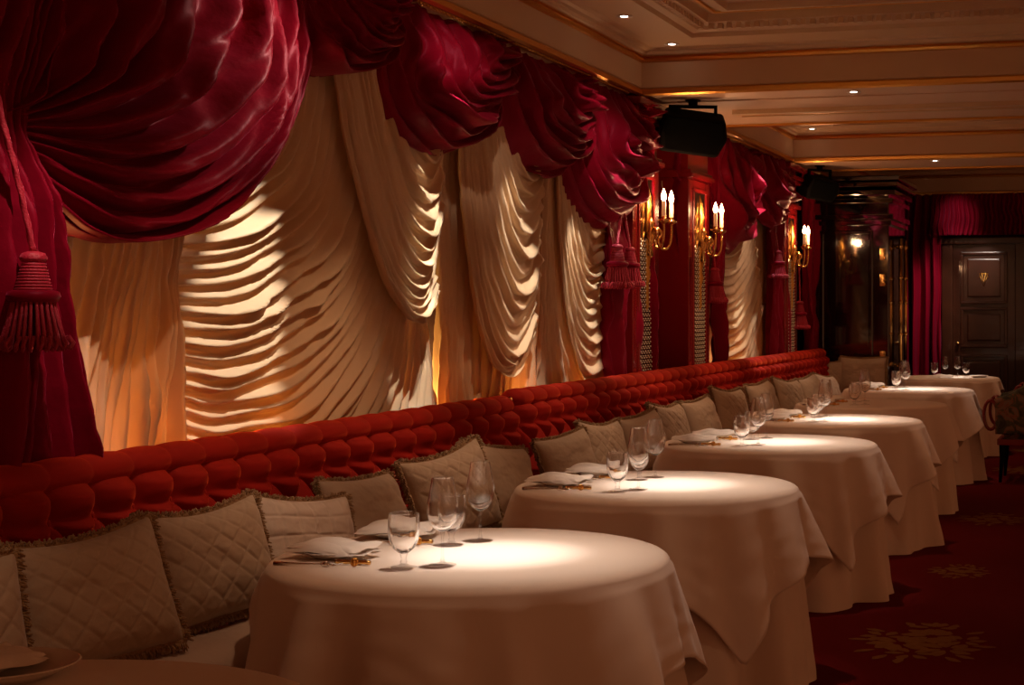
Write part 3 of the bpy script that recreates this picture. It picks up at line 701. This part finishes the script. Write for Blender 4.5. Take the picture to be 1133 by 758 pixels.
cush = [
 ('a', 2.86, -2.50, 14, 18, 4, 1.0, 'taupe cushion cut by the left edge of the picture'),
 ('a', 3.36, -2.47, 16, 20, -3, 1.0, 'quilted taupe cushion with tan fringe, largest and lowest at the left'),
 ('b', 3.92, -2.49, 12, 18, -2, .98, 'taupe cushion second from the left, just left of the front laid table'),
 ('c', 4.46, -2.50, 14, 20, 7, .95, 'pale cushion stitched in squares, left of the front table napkins'),
 ('d', 5.00, -2.56, 6, 25, 2, .95, 'flat tan cushion behind the glasses of the front laid table'),
 ('b', 5.52, -2.48, 16, 16, -8, 1.02, 'tilted tan cushion just behind the tall wine glass of the front laid table'),
 ('d', 6.10, -2.52, 10, 20, 9, .98, 'tan cushion left of the banquette seam, by the second laid table'),
 ('d', 7.02, -2.56, 18, 18, -6, .88, 'small plump cushion right of the banquette seam'),
 ('b', 7.58, -2.57, 10, 16, 3, .9, 'tan cushion behind the goblets of the second laid table'),
 ('d', 8.10, -2.52, 12, 16, -5, .95, 'rounded tan cushion behind the tall glass of the second laid table'),
 ('b', 8.72, -2.55, 6, 18, 3, .98, 'tan cushion left of the third laid table'),
 ('d', 9.40, -2.55, 8, 18, -3, .98, 'tan cushion behind the goblets of the third laid table'),
 ('b', 10.2, -2.56, 10, 16, 4, 1.02, 'tan cushion between the third and fourth laid tables'),
 ('d', 11.1, -2.55, 8, 16, -3, 1.05, 'broad tan cushion behind the fourth laid table'),
 ('b', 12.0, -2.54, 12, 18, 5, .98, 'tan cushion third from the corner'),
 ('d', 12.8, -2.53, 10, 20, -5, .98, 'tan cushion second from the corner'),
 ('c', 13.7, -2.55, 10, 22, 6, .95, 'pale cushion nearest the corner of the banquette'),
]
for key, Y, X, a, lean, roll, sc, lab in cush:
    hgt = {'a': .35, 'b': .35, 'c': .32, 'd': .33}[key] * sc / 2
    pillow(key, (X - .03, Y - .05, .545 + hgt * math.cos(math.radians(lean)) + .012), face(a), math.radians(lean), math.radians(roll), sc, lab)
pillow('b', (-2.80, 14.86, .80), 0, math.radians(8), 0, .75, 'upright beige cushion at the left end of the end bench')
pillow('d', (-2.46, 14.86, .80), 0, math.radians(8), 0, 1.0, 'broad beige cushion at the right end of the end bench')

# ================================================================ TABLES
TX = -1.75; ZT = .75; RT = .55
tabs = [(TX - .02, 2.09), (TX, 3.95), (TX, 5.70), (TX + .0, 7.66), (TX + .02, 9.32), (TX, 10.95), (TX - .01, 12.98), (-1.68, 15.35)]
names = ['bottom-left corner table', 'front laid table', 'second laid table', 'third laid table', 'fourth laid table', 'fifth laid table', 'sixth laid table', 'farthest laid table']
def cloth(over, seed, rad=RT, half=.80):
    rs = random.Random(seed); n = 240; V = []
    ph = [rs.uniform(0, 6.28) for _ in range(6)]; rot = rs.uniform(-.07, .07)
    rt = 14; ring = []
    for k in range(n):
        a = 2 * PI * k / n; row = []
        for i in range(12): row.append(((rad - .032) * i / 11 * math.cos(a), (rad - .032) * i / 11 * math.sin(a), 0))
        for i in range(1, 6):
            b = PI / 2 * i / 5; rr = rad - .03 + .03 * math.sin(b); row.append((rr * math.cos(a), rr * math.sin(a), -.022 * (1 - math.cos(b))))
        ar = a - rot
        if over:
            ext = half / max(abs(math.cos(ar)), abs(math.sin(ar))); drop = ext - rad
            c4 = math.cos(4 * ar)       # +1 on the flat sides, -1 on the corners
        else: drop = ZT - .006 - .022; c4 = 0
        m = 26
        for i in range(1, m + 1):
            f = i / m; h = drop * f
            if over:
                fl = .27 + .07 * c4
                wv = .055 * math.cos(8 * ar + PI + .3 * math.sin(ph[0])) + .05 * math.cos(5 * a + ph[1]) * .6 + .035 * math.cos(13 * a + ph[2]) + .02 * math.cos(21 * a + ph[3])
                r = rad + h * (fl + wv * 2.2) * (1 - .35 * h) + .006
                # sharp fold lines running to the corners
                dc = abs(((ar + PI / 4) % (PI / 2)) - PI / 4); dcc = PI / 4 - dc
                r += .10 * h * math.exp(-((dc - PI / 4) / .10) ** 2) - .05 * h * math.exp(-((dcc - .28) / .09) ** 2)
                zz = -.022 - h * (1 - .05 * f)
            else:
                wv = .055 * math.cos(7 * a + ph[0]) + .05 * math.cos(11 * a + ph[1]) + .03 * math.cos(17 * a + ph[2]) + .02 * math.cos(4 * a + ph[4])
                r = rad - .010 + h * (.10 + .9 * wv * min(1, h / .25))
                zz = -.022 - h
            r += .0015 * noise.noise(Vector((a * 6, f * 6, seed))) * h * 8
            xm = -(rad - (rad - (.505 if not over else .518)) * min(1, h / .2)) - (.03 * (1 - min(1, h / .2)))
            row.append((max(r * math.cos(a), xm), r * math.sin(a), zz))
        V.append(row)
    return np.array(V)
def lathe_obj(prof, name, m, parent, n=28, mod=None): mb = MB(); mb.lathe(prof, n, mod=mod); return mb.build(name, m, parent, angle=.9)
GT = 'wine glasses on the laid tables'; GG = 'stemmed goblets on the laid tables'
def wine_glass():
    t = empty('wine_glass', (0, 0, 0), 'x', 'glass', GT)
    lathe_obj([(.002, .088), (.010, .090), (.024, .100), (.036, .118), (.041, .140), (.040, .165), (.034, .195), (.028, .232), (.027, .2325), (.033, .195), (.039, .165), (.040, .140), (.035, .119), (.023, .102), (.009, .093), (.001, .092)], 'bowl', M['glass'], t, 36)
    lathe_obj([(.0065, .088), (.0038, .075), (.0034, .03), (.006, .010), (.010, .006)], 'stem', M['thin_glass'], t, 12)
    lathe_obj([(.004, .010), (.015, .005), (.036, .002), (.037, .001), (.036, .0005)], 'foot', M['thin_glass'], t, 32)
    return t
def goblet():
    t = empty('goblet', (0, 0, 0), 'x', 'glass', GG)
    fl = lambda a, i: 1 + .025 * abs(math.cos(6 * a))
    lathe_obj([(.003, .036), (.014, .040), (.028, .052), (.037, .072), (.0405, .095), (.040, .120), (.038, .144), (.0365, .1445), (.038, .120), (.038, .095), (.034, .074), (.025, .056), (.012, .046), (.001, .044)], 'bowl', M['glass'], t, 48, fl)
    lathe_obj([(.012, .038), (.009, .030), (.007, .022), (.010, .016), (.008, .012), (.012, .008)], 'stem', M['thin_glass'], t, 16)
    lathe_obj([(.008, .010), (.020, .006), (.034, .003), (.035, .0015), (.034, .0005)], 'foot', M['thin_glass'], t, 32)
    return t
def plate():
    t = empty('plate', (0, 0, 0), 'x', 'plate', 'side plates on the laid tables')
    lathe_obj([(.001, .004), (.05, .004), (.058, .008), (.078, .015), (.092, .020), (.094, .0185), (.08, .011), (.06, .001), (.001, .001)], 'dish', M['china'], t, 48)
    return t
def napkin_mesh(kind):
    # folded linen square, corners lifted
    n = 34; A = []
    V = []; Fa = []
    for lay in range(4):
        base = len(V)
        for i in range(n):
            for j in range(n):
                u = -1 + 2 * i / (n - 1); v = -1 + 2 * j / (n - 1)
                if kind == 0: x = u * .105; y = v * .075 * (1 - .15 * u)
                else: x = u * .11; y = v * .036
                e = max(abs(u), abs(v)) ** 6
                z = .011 * (1 - e * .6) + .007 * lay * (1 - e * .7) + .010 * max(0, u * v) ** 2 * (lay / 3) + .004 * math.sin(u * 4 + lay) + .003 * math.cos(v * 5 - lay * 2)
                if kind == 1: z = .006 + .010 * lay * (1 - abs(v) ** 3) * (1 - .4 * abs(u)) + .003 * math.sin(u * 6 + lay)
                V.append((x + .004 * lay * math.sin(lay * 2.1), y + .003 * lay * math.cos(lay * 1.7), z))
        for i in range(n - 1):
            for j in range(n - 1): Fa.append((base + i * n + j, base + (i + 1) * n + j, base + (i + 1) * n + j + 1, base + i * n + j + 1))
    mb = MB(); mb.add(V, Fa); return mb
def napkin(kind):
    t = empty('napkin', (0, 0, 0), 'x', 'napkin', 'folded napkins on the laid tables')
    napkin_mesh(kind).build('folded_linen', M['napkin'], t); return t
def fork():
    t = empty('fork', (0, 0, 0), 'x', 'fork', 'forks on the laid tables')
    m = MB(); m.tube([(-.095, 0, .003), (-.05, 0, .004), (0, 0, .004), (.04, 0, .006)], [.006, .0035, .0025, .003], 8); m.build('handle', M['steel'], t)
    m = MB(); m.tube([(.04, 0, .006), (.05, 0, .005), (.06, 0, .004)], [.004, .009, .010], 8)
    for k in range(4): m.tube([(.058, -.008 + k * .0053, .005), (.078, -.008 + k * .0053, .003), (.098, -.008 + k * .0053, .008)], .0014, 5)
    m.build('tines', M['steel'], t); return t
def knife():
    t = empty('knife', (0, 0, 0), 'x', 'knife', 'gold-handled knives on the laid tables')
    m = MB(); m.tube([(-.11 + .01 * i, 0, .0065) for i in range(11)], [.0055 + .0012 * (i % 2) for i in range(11)], 8); m.build('handle', M['brass'], t)
    m = MB(); m.prism([(-.01, -.004), (.02, -.008), (.08, -.009), (.10, 0), (.08, .004), (-.01, .004)], .003, .0052, 'z'); m.build('blade', M['steel'], t, smooth=False)
    return t
def ring():
    t = empty('napkin_knot', (0, 0, 0), 'x', 'ornament', 'gilt knots on the laid tables')
    m = MB()
    for k in range(3):
        a = k * PI / 3; m.tube([(.013 * math.cos(q) * math.cos(a), .013 * math.cos(q) * math.sin(a), .017 + .013 * math.sin(q)) for q in np.linspace(0, 2 * PI, 17)[:-1]], .004, 6, closed=True)
    m.lathe([(.002, .004), (.009, .010), (.010, .018), (.006, .026), (.002, .030)], 12); m.build('knot', M['gold'], t); return t
made = {}
def put(kind, fn, loc, rz, lab, sc=1):
    if kind not in made: made[kind] = fn(); r = made[kind]
    else: r = copy_tree(made[kind])
    r.location = loc; r.rotation_euler.z = rz; r['label'] = lab; r.scale = (sc,) * 3; return r
zt = ZT + .0075
rj = random.Random(9)
for i, (tx, ty) in enumerate(tabs):
    nm = names[i]; rad = RT if i < 7 else .50; half = .80 if i < 7 else .60
    t = empty('dining_table', (tx, ty, 0), 'round dining table hidden under the cloths of the ' + nm, 'table', 'round tables along the banquette')
    m = MB(); m.lathe([(rad - .03, .715), (rad - .02, .72), (rad - .02, .735), (rad - .03, .738)], 48); m.build('tabletop', M['mahogany'], t)
    m = MB(); m.lathe([(.045, .05), (.035, .1), (.035, .66), (.08, .715)], 20); ped = m.build('pedestal', M['black'], t)
    m = MB(); m.lathe([(.28, .006), (.28, .02), (.06, .05)], 32); m.build('base', M['black'], ped)
    o = grid_mesh('under_cloth', cloth(False, 100 + i, rad - .008), M['linen2'], closed_u=True, loc=(tx, ty, ZT - .004)); tag(o, 'floor-length ivory under-cloth of the ' + nm, 'tablecloth', 'floor-length under-cloths')
    o = grid_mesh('tablecloth', cloth(True, 200 + i, rad, half), M['linen'], closed_u=True, thick=.003, loc=(tx, ty, ZT + .004)); tag(o, 'square white top cloth with hanging corners on the ' + nm, 'tablecloth', 'square white top cloths')
    if i == 0:
        p = P(0, 0, -1)
        put('bigplate', plate, (-2.0, 2.42, zt), 0, 'white plate cut by the left edge on the bottom-left corner table', 1.35)
        put('nap0', lambda: napkin(0), (-2.045, 2.41, zt + .016), math.radians(75), 'flat napkin on the plate of the bottom-left corner table', .9)
        continue
    j = lambda s=.012: rj.uniform(-s, s)
    k = i >= 3
    where = ' on the ' + nm
    if i < 7:
        put('goblet', goblet, (tx - .08 + j(), ty - .25 + j(), zt), j() * 9, 'near stemmed goblet' + where)
        put('wine', wine_glass, (tx - .01 + j(), ty - .175 + j(), zt), 0, 'near tall wine glass' + where)
        put('goblet', goblet, (tx - .125 + j(), ty + .13 + j(), zt), j() * 9, 'far stemmed goblet' + where)
        put('wine', wine_glass, (tx - .075 + j(), ty + .225 + j(), zt), 0, 'far tall wine glass' + where)
        nk = 'nap0' if i < 3 else 'nap1'; nf = (lambda: napkin(0)) if i < 3 else (lambda: napkin(1))
        for sgn, wd in ((-1, 'near'), (1, 'far')):
            px, py = tx - .345, ty + (-.13 if sgn < 0 else .25)
            if i >= 3: py = ty + sgn * .17
            put('plate', plate, (px, py, zt), 0, wd + ' side plate' + where)
            put(nk, nf, (px, py, zt + .012), math.radians(12 * sgn + (0 if i < 3 else 15)), wd + ' folded napkin' + where)
            put('fork', fork, (px + .0, py - .155, zt), math.radians(8 + j(.1) * 50), wd + ' silver fork' + where)
            put('knife', knife, (px + .05, py - .115, zt), math.radians(4) + PI, wd + ' gold-handled knife' + where)
            put('ring', ring, (px + .13, py - .14, zt), j() * 40, wd + ' gilt knot' + where, .7)
    else:
        for q, (dx, dy, kd) in enumerate(((-.14, -.02, 'goblet'), (-.04, .03, 'wine'), (.08, .05, 'wine'), (.17, .0, 'goblet'))):
            put(kd, None, (tx + dx, ty + dy, zt), 0, ['left goblet', 'left wine glass', 'right wine glass', 'right goblet'][q] + where, .95 if kd == 'goblet' else .85)
        put('plate', plate, (tx + .3, ty - .05, zt), 0, 'side plate' + where); put('nap1', None, (tx - .05, ty - .2, zt), 0, 'folded napkin' + where)

# ================================================================ ARMCHAIRS
def armchair():
    t = empty('armchair', (0, 0, 0), 'x', 'armchair', 'floral armchairs on the aisle side')
    # local: faces -X; width along Y; origin on the floor at the seat centre
    s = MB(); s.box(-.26, .26, -.25, .25, .34, .46, 0, .04); s.build('seat', M['floral'], t, smooth=True, angle=.8)
    n = 40; V = []
    for i in range(n):                                             # wrap-around padded back and arms
        f = i / (n - 1); a = -PI * .5 + PI * f
        if f < .22: px, py = .10 - .42 * (1 - f / .22) , -.30
        elif f > .78: px, py = .10 - .42 * ((f - .78) / .22), .30
        else:
            b = -PI / 2 + PI * (f - .22) / .56; px, py = .10 + .24 * math.cos(b), .30 * math.sin(b)
        top = .70 + .20 * (1 / (1 + math.exp(-(px + .10) * 14)))
        nx, ny = px - .02, py; 
        if f < .22 or f > .78: nx, ny = 0, math.copysign(1, py)
        l = math.hypot(nx, ny) or 1; nx /= l; ny /= l
        row = []
        for q in range(16):
            w = 2 * PI * q / 15; hh = (top - .40) / 2; zc = .40 + hh
            cx = math.copysign(abs(math.cos(w)) ** .6, math.cos(w)) * .042; cz = math.copysign(abs(math.sin(w)) ** .45, math.sin(w)) * hh
            row.append((px + nx * cx, py + ny * cx, zc + cz))
        V.append(row)
    o = grid_mesh('upholstered_back', np.array(V), M['floral'], t)
    for sy in (-1, 1):
        m = MB(); lp = [(-.34 + .055 * math.cos(q) - .02, .30 * sy, .56 + .12 * math.sin(q)) for q in np.linspace(0, 2 * PI, 25)[:-1]]
        m.tube(lp, .014, 8, closed=True); m.build('arm_loop', M['chairwood'], t)
    m = MB()
    m.box(-.30, .28, -.29, -.25, .31, .36, 0, .008); m.box(-.30, .28, .25, .29, .31, .36, 0, .008); m.box(-.31, -.27, -.28, .28, .31, .36, 0, .008); m.box(.25, .29, -.28, .28, .31, .36, 0, .008)
    rail = m.build('seat_rail', M['chairwood'], t, smooth=False)
    for (lx, ly) in ((-.27, -.26), (-.27, .26), (.27, -.24), (.27, .24)):
        m = MB(); m.tube([(lx, ly, .34), (lx, ly, .2), (lx + .015 * (1 if lx > 0 else -1), ly, 0.002)], [.026, .020, .013], 10); m.build('leg', M['black'], rail)
    return t
c1 = armchair(); c1.location = (-.70, 13.12, 0); c1['label'] = 'floral armchair at the right edge beside the sixth laid table'
c2 = copy_tree(c1); c2.location = (-.62, 15.5, 0); c2['label'] = 'floral armchair farther back beside the farthest laid table'

# ================================================================ SPEAKERS
def speaker(loc, sc, rz, lab):
    t = empty('ceiling_speaker', loc, lab, 'speaker', 'black speakers under the ceiling', rz)
    W, H = .42 * sc, .24 * sc
    prof = [(.10 * math.cos(a) * sc * 1.2, .12 * math.sin(a) * sc) for a in np.linspace(-PI / 2, PI / 2, 9)]
    b = MB(); b.prism([(-W / 2 + .01, -H / 2), (-W / 2, 0), (-W / 2 + .03, H / 2), (W / 2 - .03, H / 2), (W / 2, 0), (W / 2 - .05, -H / 2)], -.10 * sc, .12 * sc, 'y')
    c = b.build('cabinet', M['black'], t, smooth=False); c.rotation_euler = (.35, .12, 0); bv = c.modifiers.new('b', 'BEVEL'); bv.width = .02 * sc; bv.segments = 3
    g = MB(); g.prism([(-W / 2 + .05, -H / 2 + .025), (-W / 2 + .03, 0), (-W / 2 + .05, H / 2 - .02), (W / 2 - .05, H / 2 - .02), (W / 2 - .03, 0), (W / 2 - .07, -H / 2 + .025)], -.106 * sc, -.09 * sc, 'y')
    g_ = g.build('grille', M['grille'], t, smooth=False); g_.rotation_euler = (.35, .12, 0)
    k = MB(); zt_ = 2.80 - loc[2]
    k.box(-W * .36, -W * .36 + .02, -.015, .015, H * .35, zt_ - .04, 0, .003); k.box(W * .36 - .02, W * .36, -.015, .015, H * .3, zt_ - .04, 0, .003); k.box(-W * .36, W * .36, -.015, .015, zt_ - .055, zt_ - .035, 0, .003)
    k.lathe([(.03, zt_ - .04), (.03, zt_ - .012), (.05, zt_ - .01), (.05, zt_ - .002)], 16); k.build('bracket', M['black'], t, smooth=False)
    return t
speaker((-2.72, 9.66, 2.585), 1.05, TH + .12, 'large black speaker hung by a bracket over the pilasters')
speaker((-2.80, 14.40, 2.58), .85, TH + .5, 'smaller black speaker in the dark far corner')

# brass pulls on the side of the black partition
for y, zl, lab in ((15.62, 0, 'nearer long brass door pull on the black partition'), (15.98, 0, 'farther long brass door pull on the black partition')):
    t = empty('brass_pull', (-2.27, y, 1.45), lab, 'door pull', 'long brass pulls'); m = MB()
    m.tube([(.07, 0, -.75), (.07, 0, .70)], .020, 12)
    for z in (-.6, -.28, .05, .30, .62): m.lathe([(.02, z - .02), (.027, z - .01), (.027, z + .01), (.02, z + .02)], 14, (.07, 0, 0))
    bar = m.build('bar', M['brass'], t)
    m = MB()
    for z in (-.6, .62): m.tube([(0.003, 0, z), (.07, 0, z)], .010, 8)
    m.build('mount', M['brass'], bar)
for z, lab in ((1.98, 'upper brass hinge plate on the partition edge'), (1.72, 'middle brass hinge plate on the partition edge'), (.95, 'lower brass hinge plate on the partition edge')):
    m = MB(); m.box(0, .05, -.006, .006, -.06, .06, 0, .003)
    for q in (-.04, 0, .04): m.lathe([(.008, q - .015), (.011, q), (.008, q + .015)], 10, (.05, -.008, 0))
    o = m.build('door_hinge', M['brass'], loc=(-2.36, 15.268, z)); tag(o, lab, 'hinge', 'brass hinge plates')

# ================================================================ LIGHTS
def downlight(x, y, z, lab):
    t = empty('downlight', (x, y, z), lab, 'ceiling light', 'small recessed downlights')
    m = MB(); m.lathe([(.030, .0), (.046, -.004), (.048, -.001), (.048, .0)], 24); m.build('trim_ring', M['white_paint'], t)
    m = MB(); m.lathe([(.001, -.002), (.020, -.002), (.021, -.0005)], 20); m.build('lamp_face', M['lamp'], t)
def spot(x, y, z, tgt, W, deg, blend, col, size=.03):
    l = bpy.data.lights.new('spot', 'SPOT'); l.energy = W; l.spot_size = math.radians(deg); l.spot_blend = blend; l.color = col; l.shadow_soft_size = size
    o = bpy.data.objects.new('lamp_spot', l); C.objects.link(o); o.location = (x, y, z)
    o.rotation_euler = (Vector(tgt) - Vector((x, y, z))).to_track_quat('-Z', 'Y').to_euler(); return o
WH = (1, .82, .68)
for (x, y, z, lab) in ((-2.68, 8.11, ZC, 'recessed downlight at the top near the cornice'), (-2.68, 9.04, ZC, 'recessed downlight in the near corner of the coffer'), (-1.64, 9.55, ZB, 'recessed downlight in the first beam, above the speaker level'), (-2.0, 13.1, ZC, 'recessed downlight in the second coffer, right one'), (-2.72, 13.62, ZC + .0, 'recessed downlight in the second coffer, left one by the cornice'), (-1.68, 14.2, ZB, 'recessed downlight in the farthest beam')):
    downlight(x, y, z - .001, lab)
# spots over each table: a tight beam and the wide spill of the same fitting
for i, (tx, ty) in enumerate(tabs):
    if i == 0: continue
    zz = 2.72 if i in (4, 7) else 2.98
    spot(tx + .16, ty + .03, zz, (tx + .10, ty + .03, .75), 150 if i < 7 else 90, 30 if i < 7 else 22, 1.0, WH, .03)
    spot(tx + .12, ty + .03, zz, (tx + .05, ty + .03, .75), 270 if i < 7 else 150, 16, 1.0, (1, .9, .82), .03)
    spot(tx + .20, ty + .03, zz, (tx + .10, ty + .03, .75), 38, 62, 1.0, (1, .56, .31), .05)
# wall washers close to the cornice
WW = (1, .92, .83)
for (x, y, ty, tz, W, deg) in ((-2.36, 5.25, 4.92, 1.36, 230, 22), (-2.5, 6.15, 6.35, 1.65, 170, 15), (-2.5, 5.95, 6.30, 1.15, 220, 13), (-2.5, 7.0, 7.45, 1.45, 190, 22), (-2.5, 8.11, 8.45, 1.35, 260, 20), (-2.5, 8.8, 8.7, 1.8, 90, 18), (-2.66, 12.3, 12.1, 1.5, 120, 30), (-2.66, 13.2, 12.8, 1.0, 80, 30)):
    spot(x, y, 2.98, (-3.08, ty, tz), W, deg, .6, WW, .012)
# added warm spots without fittings, aimed to brighten the silk and the velvet
for (x, y, ty, tz, W, deg) in ((-2.0, 5.3, 4.6, 2.25, 110, 36), (-2.3, 5.6, 6.6, 2.45, 40, 32), (-2.3, 7.3, 8.6, 2.3, 55, 30), (-2.2, 11.9, 12.3, 2.2, 50, 35), (-2.0, 8.9, 9.2, 1.6, 45, 25), (-2.1, 3.1, 3.74, 1.42, 130, 20)):
    spot(x, y, 2.98, (-3.0, ty, tz), W, deg, 1, (1, .72, .56), .02)
for (y, W) in ((2.6, 60), (4.2, 90), (5.4, 110), (7.2, 110), (8.9, 110), (10.6, 80), (12.2, 110), (13.6, 90)):
    spot(-1.9, y, 2.95 if not 9.2 < y < 11.1 else 2.75, (-2.88, y + .1, .9), W * .62, 40, 1, (1, .62, .38), .03)
def point(loc, W, col, r=.03):
    l = bpy.data.lights.new('point', 'POINT'); l.energy = W; l.color = col; l.shadow_soft_size = r
    o = bpy.data.objects.new('lamp_point', l); C.objects.link(o); o.location = loc; return o
# unseen amber point lights added behind the cream curtain to backlight it
for y, w_ in ((3.9, 16), (4.4, 16), (5.2, 6), (6.6, 12), (7.7, 12), (8.7, 12), (12.2, 6), (12.9, 6)): point((-3.30, y, 1.0), w_, (1, .52, .14), .05)
# sconce bulbs
for yc in (9.5, 10.79, 13.98): point((-2.80, yc, 2.15), 7, (1, .50, .24), .03)
# extra spots with no fittings, added to lift the end curtain, door and pelmet
spot(-1.9, 17.6, 2.75, (-1.85, 18.4, 1.4), 25, 70, .8, WH); spot(-1.5, 17.2, 2.75, (-2.35, 18.4, 1.2), 90, 40, .9, WH); spot(-1.6, 17.1, 2.75, (-1.62, 18.45, 1.9), 60, 22, .9, WH); spot(-1.9, 17.7, 2.6, (-1.9, 18.3, 2.5), 7, 60, .9, WH)
# warm room light
wd = bpy.data.worlds.new('warm_room'); bpy.context.scene.world = wd; wd.use_nodes = True
bg = wd.node_tree.nodes['Background']; bg.inputs[0].default_value = (1, .36, .15, 1); bg.inputs[1].default_value = .30
vs = bpy.context.scene.view_settings; vs.view_transform = 'Standard'; vs.look = 'None'; vs.gamma = 1; vs.exposure = 0; vs.use_curve_mapping = False
